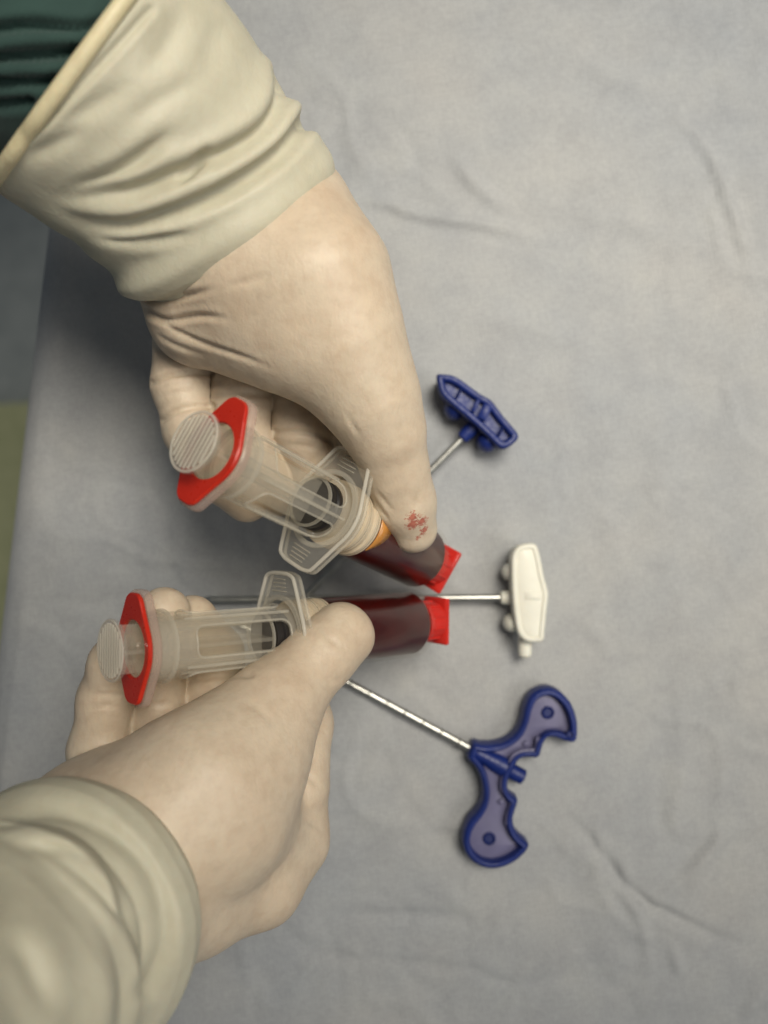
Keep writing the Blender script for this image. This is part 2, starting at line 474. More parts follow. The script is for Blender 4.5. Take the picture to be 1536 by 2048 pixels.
def shaft(parent, org, a, b, r, marks=0, bevel=True):
    a, b = np.asarray(a, float), np.asarray(b, float); dr = (b-a)/np.linalg.norm(b-a)
    P = [a, a + dr*2] + [a + (b-a)*t for t in np.linspace(.05, .97, 24)] + [b - dr*.6, b]
    R = [r]*(len(P)-2) + [r*.95, r*.5]
    MB().tube(P, R, 14).obj('shaft', M['metal'], parent, origin=org, auto=60)
    for k in range(marks):
        c = a + (b-a)*(.06 + k*.075)
        MB().tube([c, c + dr*.7], r*1.03, 14).obj('depth_mark', M['mark'], parent, origin=org)

# flat blue T-handle
def flat_handle():
    pts = [(845, 450), (880, 462), (960, 460), (1020, 440), (1075, 395), (1105, 330), (1120, 260), (1150, 195), (1200, 160), (1260, 150),
           (1320, 175), (1375, 235), (1405, 310), (1413, 380), (1402, 448), (1350, 447), (1300, 428), (1250, 420), (1228, 450), (1215, 490),
           (1197, 535), (1130, 532), (1088, 545), (1070, 585), (1040, 635), (1028, 690), (1042, 732), (1085, 765), (1075, 810), (1058, 870), (1070, 930),
           (1100, 970), (1147, 1015), (1110, 1070), (1050, 1115), (970, 1142), (890, 1135), (820, 1090), (783, 1020), (785, 950), (815, 880),
           (865, 820), (890, 760), (890, 690), (870, 620), (840, 570), (808, 540), (822, 495)]
    px = chain_px(pts, (640, 1320), 2.743)
    P = np.array([W(x, y, 9)[:2] for x, y in px]); P = resample(P, 220, True)
    c = W(985, 1550, 0)
    t = empty('biopsy_needle', c, 'dark blue bow shaped needle handle lying flat on drape with marked steel shaft', 'needle', 'needles on the drape')
    lv = [(1.2, .8), (.2, 1.8), (0, 3), (0, 8.4), (.25, 9.6), (.9, 10.6), (1.7, 10.9), (2.25, 10.7), (2.55, 10.0), (2.75, 6.2)]
    L = []
    for d, z in lv:
        q = inset(P, d) if d else P
        L.append(np.c_[q, np.full(len(q), z)])
    MB().loft(L, True, False).obj('handle', M['blue'], t, origin=c, auto=50)
    q = inset(P, 2.6); q2 = inset(P, 3.6)
    MB().loft([np.c_[q, np.full(len(q), 5.6)], np.c_[q, np.full(len(q), 6.6)], np.c_[q2, np.full(len(q2), 6.9)]]).obj('face_panel', M['blue_sheen'], t, origin=c, auto=50)
    # raised rib that follows the grip inside the panel
    ins = inset(P, 4.6)
    for (x, y), r in (((1252, 292), 1.9), ((930, 985), 1.9), ((1362, 400), 1.2)):
        k = W(640 + x/2.743, 1320 + y/2.743, 8)
        z0 = 6.0 if r > 1.5 else 9.6
        a = np.linspace(0, 2*math.pi, 20, endpoint=False)
        MB().loft([np.c_[k[0] + rr*np.cos(a), k[1] + rr*np.sin(a), np.full(20, z0 + dz)] for rr, dz in ((r*1.25, 0), (r*1.25, 1.2), (r, 1.6), (r*.8, 1.3), (r*.7, .95))]).obj('boss', M['blue_dark'], t, origin=c)
    a = W(640 + 845/2.743, 1320 + 498/2.743, 6.5); b = W(640 + 1118/2.743, 1320 + 645/2.743, 7)
    dr = (b-a)/np.linalg.norm(b-a)
    n = np.linalg.norm(b-a)
    MB().tube([a, a + dr*1, a + dr*n*.25, a + dr*n*.45, a + dr*n*.70, a + dr*n*.72, b - dr*.5, b], [2.3, 2.6, 2.8, 3.5, 3.7, 2.8, 2.8, 2.3], 28).obj('hub', M['blue'], t, origin=c)
    # thin wall that crosses the hub along the notched edge
    wl = [(1195, 420), (1180, 490), (1110, 500), (1055, 530), (1035, 600), (1000, 660), (1005, 720), (1050, 770), (1030, 850), (1025, 900)]
    Wl = np.array([W(640 + x/2.743, 1320 + y/2.743, 9) for x, y in wl]); Wl[:, 2] = 9.2
    MB().tube(resample(Wl, 50), .85, 8).obj('inner_wall', M['blue_sheen'], t, origin=c)
    for (x, y) in ((1130, 460), (995, 780)):
        k = W(640 + x/2.743, 1320 + y/2.743, 8); MB().box((k[0], k[1], 7.6), (2.2, 1.6, 1.6), .6, .4).obj('clip', M['blue_sheen'], t, origin=c)
    end = W(470, 1244, 3.5)
    shaft(t, c, a + np.array([0, 0, -1.0]), end, 1.45, 11)
    return t
flat_handle()

def stand_handle(label, mat, facemat, outline, off, sc, ztop, hub_px, tip_px, rsh, lumps, ribs, peg=None, recess=2.4, rim=1.0):
    px = chain_px(outline, off, sc)
    P = resample(np.array([W(x, y, ztop)[:2] for x, y in px]), 120, True)
    cen = P.mean(0); c = np.array([cen[0], cen[1], 0.0])
    t = empty('needle_stylet', c, label, 'needle', 'needles on the drape')
    cin = cen + (P - cen)
    L = []
    for d, z in [(1.6, .6), (.9, 1.2), (.7, 3), (.35, ztop*.6), (0, ztop-2.2), (.1, ztop-.8), (.5, ztop-.15), (1.0, ztop), (1.7*rim, ztop-.1), (2.0*rim, ztop-.6), (2.3*rim, ztop-recess)]:
        q = inset(P, d) if d else P
        L.append(np.c_[q, np.full(len(q), z)])
    MB().loft(L).obj('handle', mat, t, origin=c, auto=50)
    for (x0, y0, x1, y1, w, dz) in ribs:
        a = W(off[0]+x0/sc, off[1]+y0/sc, ztop); b = W(off[0]+x1/sc, off[1]+y1/sc, ztop)
        m = (a+b)/2; ang = math.atan2(b[1]-a[1], b[0]-a[0])
        MB().box((m[0], m[1], ztop - recess/2 + dz), (np.linalg.norm(b-a), w, recess + .4), ang, .35).obj('rib', facemat, t, origin=c)
    for (x, y, z, r, sx) in lumps:
        k = W(off[0]+x/sc, off[1]+y/sc, z)
        prof = [(r*math.sin(a), k[2] + sx*r*(-math.cos(a))) for a in np.linspace(.15, math.pi-.15, 10)]
        mb = MB().lathe(prof, 24); mb.V = [(v[0]+k[0], v[1]+k[1], v[2]) for v in mb.V]
        mb.obj('grip_bump', mat, t, origin=c)
    hb = W(*hub_px); tp = W(*tip_px); dr = (hb-tp)/np.linalg.norm(hb-tp)
    MB().tube([hb - dr*1.5, hb - dr*.8, hb + dr*2.0, hb + dr*6], [1.4, 2.3, 2.6, 2.6], 20).obj('hub', mat, t, origin=c)
    if peg:
        k = W(*peg); MB().tube([k + np.array([0, 7.5, 0]), k + np.array([0, 1, 0]), k + np.array([0, -.8, 0]), k + np.array([0, -1.8, 0])], [2.3, 2.5, 2.3, 1.2], 18).obj('peg', mat, t, origin=c)
    shaft(t, c, hb, tp, rsh, 0)
    return t

off6, sc6 = (840, 720), 3.303
stand_handle('dark blue ribbed stylet handle standing on its edge, pointing at thumb of upper hand', M['blue'], M['blue'],
    [(112, 92), (160, 92), (205, 96), (262, 122), (335, 175), (405, 225), (470, 262), (505, 305), (555, 372), (610, 435), (655, 500), (625, 548), (560, 588), (520, 575), (460, 515), (380, 440), (300, 370), (215, 300), (140, 228), (118, 160)],
    off6, sc6, 16.5, (928, 873, 8.5), (604, 1200, 4.0), 1.25,
    [(228, 326, 7.5, 3.9, 1.5), (444, 540, 7.5, 3.9, 1.5)],
    [(395, 250, 350, 340, 1.5, -.5), (455, 295, 405, 390, 3.2, .0), (285, 170, 240, 250, 1.0, -.9), (565, 410, 520, 500, 1.0, -.9)], recess=2.8, rim=1.22)
stand_handle('white stylet handle standing on its edge between the two blue handles', M['white'], M['white'],
    [(640, 1235), (700, 1212), (765, 1216), (790, 1270), (806, 1340), (822, 1430), (845, 1510), (852, 1560), (842, 1640), (835, 1720), (826, 1800), (818, 1858), (745, 1870), (690, 1855), (648, 1810), (628, 1720), (614, 1600), (606, 1480), (604, 1370), (608, 1290)],
    off6, sc6, 16.0, (1008, 1195, 7.5), (408, 1200, 4.0), 1.35,
    [(598, 1400, 7, 3.3, 1.6), (606, 1735, 7, 3.3, 1.6)],
    [(690, 1558, 800, 1558, 3.0, -.22)], peg=(1050, 1306, 8.5), recess=.45)

# ------------------------------------------------------------------ syringes
def slot_sdf(s, w, s0, s1, hw, rr):
    cx = (s0+s1)/2; hx = (s1-s0)/2
    qx = np.abs(s-cx) - hx + rr; qy = np.abs(w) - hw + rr
    return np.hypot(np.maximum(qx, 0), np.maximum(qy, 0)) + np.minimum(np.maximum(qx, qy), 0) - rr

def plate_outline(hl, tipw, R, n=120, rc=1.6):
    """lens plate: round middle, straight shoulders, blunt tips"""
    a = math.acos(min(.98, (R)/hl*.62))
    pts = []
    for sx in (1, -1):
        pass
    arc = [(R*math.cos(t), R*math.sin(t)) for t in np.linspace(math.radians(62), math.radians(118), 9)]
    top = arc; bot = [(x, -y) for x, y in arc[::-1]]
    raw = [(hl, -tipw*.55), (hl, tipw*.55), (hl-.9, tipw)] + top + [(-hl+.9, tipw), (-hl, tipw*.55), (-hl, -tipw*.55), (-hl+.9, -tipw)] + bot + [(hl-.9, -tipw)]
    P = resample(np.array(raw), 40*8, True, False)
    for _ in range(10): P = .5*P + .25*(np.roll(P, 1, 0) + np.roll(P, -1, 0))
    return resample(P, n, True, False)

def plate(mb, P, hole, z0, z1, bev=.35):
    """extruded plate with a round hole"""
    n = len(P); ang = np.arctan2(P[:, 1], P[:, 0]); H = np.c_[np.cos(ang), np.sin(ang)]*hole
    Pi = P*(1 - bev/np.linalg.norm(P, axis=1)[:, None])
    Ho = H*(1 + bev/hole)
    seq = [(Ho, z0), (Pi, z0), (P, z0+bev), (P, z1-bev), (Pi, z1), (Ho, z1), (H, z1-bev), (H, z0+bev), (Ho, z0)]
    mb.loft([np.c_[q, np.full(n, z)] for q, z in seq], False, False)
    return mb

def syringe(label, end_px, disc_dir, elev, roll, sFlange=52.3, sWing=96.5, sDisc=103.2, sPist=(39.5, 50.0), plasma=False, spots=None, discR=8.0):
    e = W(*end_px)
    el = math.radians(elev); u = np.array([disc_dir[0], disc_dir[1], 0.0]); u /= np.linalg.norm(u)
    ax = u*math.cos(el) + np.array([0, 0, math.sin(el)])
    lx = np.array([-u[1], u[0], 0.0])
    if lx[1] < 0: lx = -lx
    ly = np.cross(ax, lx)
    t = empty('blood_syringe', e, label, 'syringe', 'two blood filled syringes in the hands')
    Mx = Matrix(((lx[0], ly[0], ax[0], e[0]*S), (lx[1], ly[1], ax[1], e[1]*S), (lx[2], ly[2], ax[2], e[2]*S), (0, 0, 0, 1)))
    t.matrix_world = Mx
    # barrel
    R = 11.0
    MB().ring([(3.0, -3.2), (4.2, -3.2), (4.6, 0.0), (8.6, .4), (10.2, 1.4), (R, 3.2), (R, sFlange), (R-1.0, sFlange), (R-1.0, 3.6), (9.2, 2.4), (7.6, 1.6), (3.0, 1.4)], 72).obj('barrel', M['barrel'], t, auto=50)
    # blood and what floats on it
    s0, s1 = sPist
    MB().lathe([(2.5, 1.7), (7.4, 1.8), (9.0, 2.6), (R-1.12, 4.0), (R-1.12, s0-.15)], 72).obj('blood_fill', M['blood'], t)
    if plasma:
        a0 = math.radians(298)
        a = np.linspace(a0-1.0, a0+1.0, 26); th = np.clip(np.cos((a-a0)*math.pi/2.0), 0, 1)
        L = []
        for zz, k in ((0, 1), (.3, 1)):
            pass
        V = []; F = []
        for i, (aa, h) in enumerate(zip(a, th)):
            for rr, z in ((R-1.08, s0-.2), (R-.86, s0-.2), (R-.86, s0-.4-5.5*h), (R-1.08, s0-.4-5.5*h)): V.append((rr*math.cos(aa), rr*math.sin(aa), z))
            if i:
                b = i*4
                for k in range(4): F.append([b-4+k, b-4+(k+1) % 4, b+(k+1) % 4, b+k])
        mesh('plasma_layer', V, F, M['orange'], t)
    # ribbed stopper
    MB().lathe([(R-1.15, s0), (R-1.15, s0+1.8), (R-1.9, s0+2.2), (R-1.9, s0+3.4), (R-1.15, s0+3.8), (R-1.15, s0+6.0), (R-2.0, s0+6.4), (R-2.0, s0+7.6), (R-1.3, s0+8.0), (R-1.3, s1)], 64).obj('stopper', M['cream'], t, auto=35)
    for k, z in enumerate((s0+.9, s0+4.9)):
        MB().ring([(R-1.13, z-.25), (R-.95, z), (R-1.13, z+.25)], 64).obj('stopper_ring', M['clear_edge'], t)
    # finger flange of the barrel, with rim and grip ribs
    FO = plate_outline(18.0, 7.0, 13.2)
    fl_ = plate(MB(), FO, R-.6, sFlange-.9, sFlange+1.1).obj('finger_flange', M['clear'], t, auto=40)
    rim = np.c_[FO*.985, np.full(len(FO), sFlange+1.2)]
    MB().tube(rim, .55, 8, True).obj('rim', M['ridge'], fl_)
    MB().tube(np.c_[FO*.99, np.full(len(FO), sFlange-1.0)], .5, 8, True).obj('rim', M['clear_edge'], fl_)
    MB().ring([(R-.9, sFlange+.6), (R+.5, sFlange+.6), (R+.5, sFlange+1.5), (R-.9, sFlange+1.5)], 64).obj('mouth_ring', M['clear_edge'], t)
    for sg in (1, -1):
        for k in range(4):
            x = sg*(12.6 + k*1.15)
            MB().box((x, 0, sFlange+1.2), (.42, 7.2 - .6*k, .6), 0, .15).obj('grip_rib', M['clear_edge'], fl_)
    # slotted sleeve
    Rs = 8.8; z0 = s1 - .5; z1 = sWing - 1.2; nth, nz = 192, 130
    TH = np.linspace(0, 2*math.pi, nth, endpoint=False); ZZ = np.linspace(z0, z1, nz)
    A, Z = np.meshgrid(TH, ZZ); A = A.copy(); Z = Z.copy()
    ws0, ws1 = sFlange + 2.6, sWing - 12.5
    rollr = math.radians(roll)
    def field(A, Z):
        rel = (A - rollr + math.pi/4) % (math.pi/2) - math.pi/4
        return slot_sdf(Z, rel*Rs, ws0, ws1, 4.35, 2.6)
    for _ in range(3):
        f = field(A, Z); ga = (field(A+1e-3, Z)-field(A-1e-3, Z))/(2e-3*Rs); gz = (field(A, Z+1e-2)-field(A, Z-1e-2))/2e-2
        near = np.abs(f) < .24
        g2 = ga*ga + gz*gz + 1e-6
        A = np.where(near, A - f*ga/g2/Rs, A); Z = np.where(near, Z - f*gz/g2, Z)
    vo = np.stack([Rs*np.cos(A), Rs*np.sin(A), Z], -1).reshape(-1, 3); vi = np.stack([(Rs-1.1)*np.cos(A), (Rs-1.1)*np.sin(A), Z], -1).reshape(-1, 3)
    idx = np.arange(nth*nz).reshape(nz, nth)
    q = np.stack([idx[:-1], np.roll(idx, -1, 1)[:-1], np.roll(idx, -1, 1)[1:], idx[1:]], -1).reshape(-1, 4)
    f = field(A, Z).reshape(-1); keep = f[q].mean(1) > 0
    q = q[keep]; n0 = nth*nz
    F = q.tolist() + (q[:, ::-1] + n0).tolist()
    ed = {}
    for qq in q.tolist():
        for k in range(4):
            e1, e2 = qq[k], qq[(k+1) % 4]
            if (e2, e1) in ed: del ed[(e2, e1)]
            else: ed[(e1, e2)] = 1
    for (a_, b_) in ed: F.append([b_, a_, a_+n0, b_+n0])
    V = np.vstack([vo, vi]); used = np.unique(np.array([i for ff in F for i in ff])); mp_ = -np.ones(len(V), int); mp_[used] = np.arange(len(used))
    sl = mesh('sleeve', V[used], [[mp_[i] for i in ff] for ff in F], M['clear'], t, True, autosmooth=45)
    for k in range(4):
        c = rollr + k*math.pi/2
        tt = np.linspace(0, 2*math.pi, 88, endpoint=False); hx = (ws1-ws0)/2; hy = 4.35; r_ = 2.6
        loop = []
        for cx, cy, b0 in ((hx-r_, hy-r_, 0), (-hx+r_, hy-r_, 1), (-hx+r_, -hy+r_, 2), (hx-r_, -hy+r_, 3)):
            for tq in np.linspace(0, math.pi/2, 8):
                an = b0*math.pi/2 + tq; loop.append((cx + r_*math.cos(an), cy + r_*math.sin(an)))
        loop = resample(np.array(loop), 100, True, False)
        P3 = np.stack([(Rs+.05)*np.cos(c + loop[:, 1]/Rs), (Rs+.05)*np.sin(c + loop[:, 1]/Rs), (ws0+ws1)/2 + loop[:, 0]], 1)
        MB().tube(P3, .34, 8, True).obj('slot_rim', M['clear_edge'], sl)
        c2 = c + math.pi/4
        P3 = np.array([[(Rs+.1)*math.cos(c2), (Rs+.1)*math.sin(c2), z] for z in np.linspace(ws0-1, ws1+2.0, 8)])
        MB().tube(P3, [.5]*7 + [.35], 8).obj('sleeve_rib', M['clear_edge'], sl)
    # inner syringe: rubber seal, tube and cross rod
    MB().lathe([(3, sFlange+1.0), (6.9, sFlange+1.4), (7.2, sFlange+2.0), (7.2, sFlange+3.4), (6.6, sFlange+3.8), (6.6, sFlange+4.8), (7.2, sFlange+5.2), (7.2, sFlange+6.2), (5, sFlange+6.6)], 48).obj('rubber_seal', M['black'], t, auto=40)
    MB().ring([(6.5, sFlange+6.9), (7.3, sFlange+6.9), (7.3, sFlange+7.5), (6.5, sFlange+7.5)], 48).obj('rod_collar', M['clear_edge'], t)
    MB().box((0, 0, (sFlange+7+sDisc-.6)/2), (12.6, 1.1, sDisc-.6-sFlange-7), 0, .2).obj('plunger_rod', M['clear'], t)
    MB().box((0, 0, (sFlange+7+sDisc-.6)/2), (1.1, 12.6, sDisc-.6-sFlange-7), 0, .2).obj('plunger_rod', M['clear'], t)
    MB().ring([(5.9, sWing-9), (6.4, sWing-9), (6.4, sDisc-.8), (5.9, sDisc-.8)], 48).obj('rod_tube', M['barrel'], t)
    MB().ring([(6.9, sFlange+7.6), (7.4, sFlange+7.6), (7.4, sWing-3), (6.9, sWing-3)], 56).obj('inner_tube', M['frost'], t, auto=40)
    # collar, winged plate with red face
    MB().ring([(7.2, sWing-7.0), (9.2, sWing-7.0), (9.4, sWing-6.5), (9.4, sWing-1.5), (8.6, sWing-1.5), (8.6, sWing-6.0), (7.2, sWing-6.0)], 72).obj('collar', M['clear'], t, auto=40)
    MB().ring([(9.0, sWing-7.3), (9.7, sWing-7.0), (9.7, sWing-6.2), (9.0, sWing-5.9)], 72).obj('collar_ring', M['clear_edge'], t)
    WO = plate_outline(15.0, 4.4, 10.5)
    plate(MB(), WO, 7.9, sWing-2.0, sWing+.3, .4).obj('wing_plate', M['clear_pink'], t, auto=40)
    RO = plate_outline(14.2, 3.7, 9.8)
    plate(MB(), RO, 7.35, sWing+.25, sWing+1.5, .3).obj('red_wing', M['red'], t, auto=40)
    # ribbed thumb disc
    dk = MB().lathe([(discR-1.2, sDisc-.9), (discR-.2, sDisc-.7), (discR, sDisc-.2), (discR, sDisc+.2), (discR-.25, sDisc+.55), (discR-.7, sDisc+.6), (discR-.9, sDisc+.35), (.5, sDisc+.35)], 64).obj('thumb_disc', M['clear'], t, auto=40)
    MB().ring([(discR-.75, sDisc+.3), (discR-.1, sDisc+.45), (discR-.3, sDisc+.75), (discR-.75, sDisc+.65)], 64).obj('disc_rim', M['ridge'], dk)
    for k in range(9):
        y = (k-4)*1.45; ln = 2*math.sqrt(max(.1, (discR-1.1)**2 - y*y))
        MB().box((0, y, sDisc+.45), (ln, .55, .9), 0, .2).obj('ridge', M['ridge'], dk)
    # tip cap
    cp = MB().lathe([(4.6, -.6), (6.2, -.8), (6.4, -1.4), (6.2, -7.2), (5.6, -7.8)], 40).obj('tip_cap', M['redcap'], t, auto=40)
    MB().box((0, 0, -8.4), (15.2, 11.0, 2.0), 0, .5).obj('cap_wing', M['redcap'], cp)
    for k in range(10):
        a = k*2*math.pi/10; MB().box((6.3*math.cos(a), 6.3*math.sin(a), -4), (.8, .8, 5), a, .2).obj('cap_ridge', M['redcap'], cp)
    return t, e, ax

syr_low = syringe('blood filled syringe lying crosswise, held under the thumb of the lower hand', (835, 1244, 38), (-1.0, .012), 40, 100)
syr_up = syringe('slanted blood filled syringe held by the upper hand, with amber layer above its blood', (850, 1120, 38), (-.875, .484), 50, 45, plasma=True)

# ------------------------------------------------------------------ gloved hands
def smin(a, b, k):
    h = np.maximum(k - np.abs(a-b), 0)/k
    return np.minimum(a, b) - h*h*k*.25

class Field:
    def __init__(s, lo, hi, vox):
        s.lo = np.asarray(lo, float); s.v = vox; s.n = np.ceil((np.asarray(hi)-s.lo)/vox).astype(int) + 1
        s.f = np.full(s.n, 25.0, np.float32)
        s.ax = [s.lo[i] + np.arange(s.n[i])*vox for i in range(3)]
    def cone(s, a, b, ra, rb, k, f=None):
        f = s.f if f is None else f
        m = max(ra, rb) + 14
        i0 = np.maximum(np.floor((np.minimum(a, b)-m-s.lo)/s.v).astype(int), 0); i1 = np.minimum(np.ceil((np.maximum(a, b)+m-s.lo)/s.v).astype(int)+1, s.n)
        if np.any(i1 <= i0): return
        sl = tuple(slice(x, y) for x, y in zip(i0, i1))
        X = s.ax[0][sl[0]][:, None, None]; Y = s.ax[1][sl[1]][None, :, None]; Z = s.ax[2][sl[2]][None, None, :]
        d = b - a; L2 = max(float(d @ d), 1e-6)
        t = np.clip(((X-a[0])*d[0] + (Y-a[1])*d[1] + (Z-a[2])*d[2])/L2, 0, 1)
        D = np.sqrt((X-a[0]-t*d[0])**2 + (Y-a[1]-t*d[1])**2 + (Z-a[2]-t*d[2])**2) - (ra + (rb-ra)*t)
        f[sl] = smin(f[sl], D.astype(np.float32), k)
    def chain(s, pts, k, f=None):
        P = [(W(*p[:3]), p[3]) for p in pts]
        if len(P) == 1: s.cone(P[0][0], P[0][0]+1e-3, P[0][1], P[0][1], k, f)
        for (a, ra), (b, rb) in zip(P[:-1], P[1:]): s.cone(a, b, ra, rb, k, f)
    def mesh(s):
        f = s.f; ins = f < 0
        c = [f[dx:f.shape[0]-1+dx, dy:f.shape[1]-1+dy, dz:f.shape[2]-1+dz] for dx in (0, 1) for dy in (0, 1) for dz in (0, 1)]
        cnt = sum((q < 0).astype(np.int8) for q in c); act = (cnt > 0) & (cnt < 8)
        I = np.argwhere(act); val = np.stack([q[act] for q in c], 1)
        offs = np.array([(dx, dy, dz) for dx in (0, 1) for dy in (0, 1) for dz in (0, 1)], float)
        acc = np.zeros((len(I), 3)); num = np.zeros(len(I))
        for i in range(8):
            for j in range(i+1, 8):
                if np.abs(offs[i]-offs[j]).sum() != 1: continue
                a, b = val[:, i], val[:, j]; m = (a < 0) != (b < 0)
                t = np.where(m, a/(a-b+1e-12), 0)
                acc += np.where(m[:, None], offs[i] + t[:, None]*(offs[j]-offs[i]), 0); num += m
        V = s.lo + (I + acc/num[:, None])*s.v
        idx = -np.ones(act.shape, int); idx[act] = np.arange(len(I))
        F = []
        for ax_ in range(3):
            sl0 = [slice(None)]*3; sl1 = [slice(None)]*3; sl0[ax_] = slice(0, -1); sl1[ax_] = slice(1, None)
            a = ins[tuple(sl0)]; b = ins[tuple(sl1)]; E = np.argwhere(a != b); sg = a[a != b]
            o1, o2 = [k for k in range(3) if k != ax_]
            ok = (E[:, o1] > 0) & (E[:, o2] > 0) & (E[:, o1] < s.n[o1]-1) & (E[:, o2] < s.n[o2]-1); E = E[ok]; sg = sg[ok]
            q = []
            for d1, d2 in ((0, 0), (-1, 0), (-1, -1), (0, -1)):
                e = E.copy(); e[:, o1] += d1; e[:, o2] += d2; q.append(idx[e[:, 0], e[:, 1], e[:, 2]])
            q = np.stack(q, 1); flip = sg if ax_ != 1 else ~sg
            q[~flip] = q[~flip][:, ::-1]; F.append(q)
        F = np.concatenate(F); F = F[(F >= 0).all(1)]
        return V, F

def relax(V, F, it, lam=.5, mu=-.52):
    F = np.asarray(F); E = np.concatenate([F[:, [k, (k+1) % 4]] for k in range(4)])
    deg = np.zeros(len(V)); np.add.at(deg, E[:, 0], 1); np.add.at(deg, E[:, 1], 1)
    for i in range(it*2):
        A = np.zeros_like(V); np.add.at(A, E[:, 0], V[E[:, 1]]); np.add.at(A, E[:, 1], V[E[:, 0]])
        V = V + (lam if i % 2 == 0 else mu)*(A/deg[:, None] - V)
    return V

def hand_mesh(body, fingers, kbody, strokes, vox=.85, bulges=()):
    pts = [p for ch in body for p in ch[0]] + [p for fch in fingers for p in fch]
    C = np.array([W(*p[:3]) for p in pts]); Rr = np.array([p[3] for p in pts])
    lo = (C - Rr[:, None]).min(0) - 5; hi = (C + Rr[:, None]).max(0) + 5
    fd = Field(lo, hi, vox)
    for ch, k in body: fd.chain(ch, k)
    fg = np.full(fd.n, 25.0, np.float32)
    for ch in fingers:
        one = np.full(fd.n, 25.0, np.float32); fd.chain(ch, 3.0, one)
        fg = smin(fg, one, .25)
    fd.f = smin(fd.f, fg, 1.0)
    V, F = fd.mesh()
    V = relax(V, F, 3)
    N = vnormals(V, F)
    if N[np.argmax(V[:, 2]), 2] < 0: F = F[:, ::-1]; N = -N
    V = V + N*(.30*noise3(V + 50, 16) + .07*noise3(V + 10, 5.5))[:, None]
    V = sculpt(V, F, strokes)
    return V, F

# ---- upper hand
K = 9.0
up_body = [
    ([(240, 240, 100, 16), (360, 360, 88, 18), (470, 450, 82, 20)], K),                            # forearm
    ([(362, 430, 74, 12), (388, 525, 75, 15.5), (392, 625, 76, 13.5)], K),                           # ulnar side
    ([(490, 350, 82, 14), (570, 440, 84, 17), (636, 560, 90, 18), (686, 690, 88, 15.2), (742, 800, 84, 11.6), (772, 870, 80, 10.2)], K),
    ([(772, 870, 80, 10.2), (790, 935, 75, 9.0), (808, 1000, 69, 8.6), (826, 1056, 63, 7.4)], 4.0),  # thumb
    ([(500, 540, 86, 21), (560, 600, 86, 19)], K),
    ([(430, 630, 78, 13.5), (520, 652, 82, 13.5), (612, 676, 85, 13.5), (690, 735, 85, 11)], K),
]
up_fingers = [
    [(366, 670, 60, 8.8), (362, 770, 63, 8.2), (384, 862, 63, 7.9), (432, 945, 62, 7.6), (494, 997, 60, 7.3)],
    [(474, 690, 58, 8.8), (485, 800, 62, 8.6), (492, 890, 62, 8.2), (560, 985, 56, 7.4)],
    [(602, 720, 58, 9.2), (609, 855, 62, 8.9), (640, 950, 56, 8.6), (695, 1035, 46, 7.6)],
    [(700, 780, 62, 9.6), (712, 880, 58, 8.8), (742, 985, 46, 8.2), (770, 1070, 34, 7.4)],
]
up_strokes = [
    ([(286, 618), (340, 655), (405, 686), (480, 712), (560, 742)], 5, -.9),
    ([(255, 585), (305, 600), (380, 590), (445, 572)], 6, -1.2, 'end'),
    ([(275, 612), (330, 640), (400, 632), (470, 640)], 6, -1.3, 'end'),
    ([(270, 570), (330, 574), (420, 548)], 6, -.9, 'end'),
    ([(296, 690), (345, 712), (400, 738)], 5, -.7, 'end'),
    ([(298, 768), (335, 752), (380, 746), (424, 746)], 5, -1.2, 'none'),
    ([(322, 842), (345, 826), (380, 815), (425, 812)], 5, -1.2, 'none'),
    ([(548, 864), (600, 864), (640, 872), (668, 886)], 5, -1.0, 'none'),
    ([(430, 790), (480, 786), (535, 790)], 6, -.8, 'none'),
    ([(738, 985), (762, 1022), (785, 1052)], 4, -.6),
    ([(748, 975), (775, 1010), (792, 1030)], 3.5, -.4),
    ([(440, 575), (500, 562), (560, 540)], 7, -.5),
    ([(300, 660), (350, 690), (420, 715)], 4, -.5),
    ([(305, 800), (350, 786), (415, 780)], 4, -.35),
    ([(555, 890), (610, 892), (660, 905)], 4, -.4),
    ([(690, 820), (705, 850), (728, 885)], 4, -.35),
    ([(826, 990), (836, 1020)], 6, -.4),
]
# ---- lower hand
lo_body = [
    ([(110, 1830, 114, 20), (200, 1740, 108, 22), (330, 1640, 102, 20), (425, 1560, 98, 18.5)], K),
    ([(120, 1720, 104, 17), (205, 1655, 94, 17), (310, 1580, 90, 14)], K),
    ([(425, 1560, 98, 18.5), (520, 1455, 88, 13.2), (560, 1400, 84, 11.2)], K),
    ([(560, 1400, 84, 11.2), (602, 1352, 79, 9.5), (645, 1307, 75, 9.2), (682, 1266, 71, 8.9)], 4.0),
    ([(636, 1322, 74, 8), (697, 1276, 70, 7.2)], 3.0),
    ([(440, 1640, 96, 18), (470, 1560, 92, 17)], K),
    ([(110, 1850, 116, 20), (250, 1800, 106, 21), (385, 1785, 92, 15.5), (510, 1755, 80, 13), (578, 1680, 71, 10.5), (588, 1570, 67, 10.5)], 5.0),
    ([(400, 1680, 88, 20), (500, 1650, 82, 14)], K),
]
lo_fingers = [
    [(205, 1570, 80, 8.8), (198, 1500, 79, 8.2), (212, 1400, 80, 7.4), (232, 1330, 84, 7.0), (266, 1290, 84, 6.6)],
    [(320, 1560, 74, 8.8), (318, 1430, 74, 7.4), (320, 1320, 75, 7.2), (330, 1226, 79, 7.2)],
    [(434, 1560, 70, 9.8), (434, 1400, 68, 9.2), (428, 1310, 64, 8.4), (386, 1240, 71, 7.2)],
    [(588, 1570, 70, 10.4), (602, 1450, 63, 9.2), (588, 1350, 52, 8.4), (562, 1275, 46, 7.4)],
]
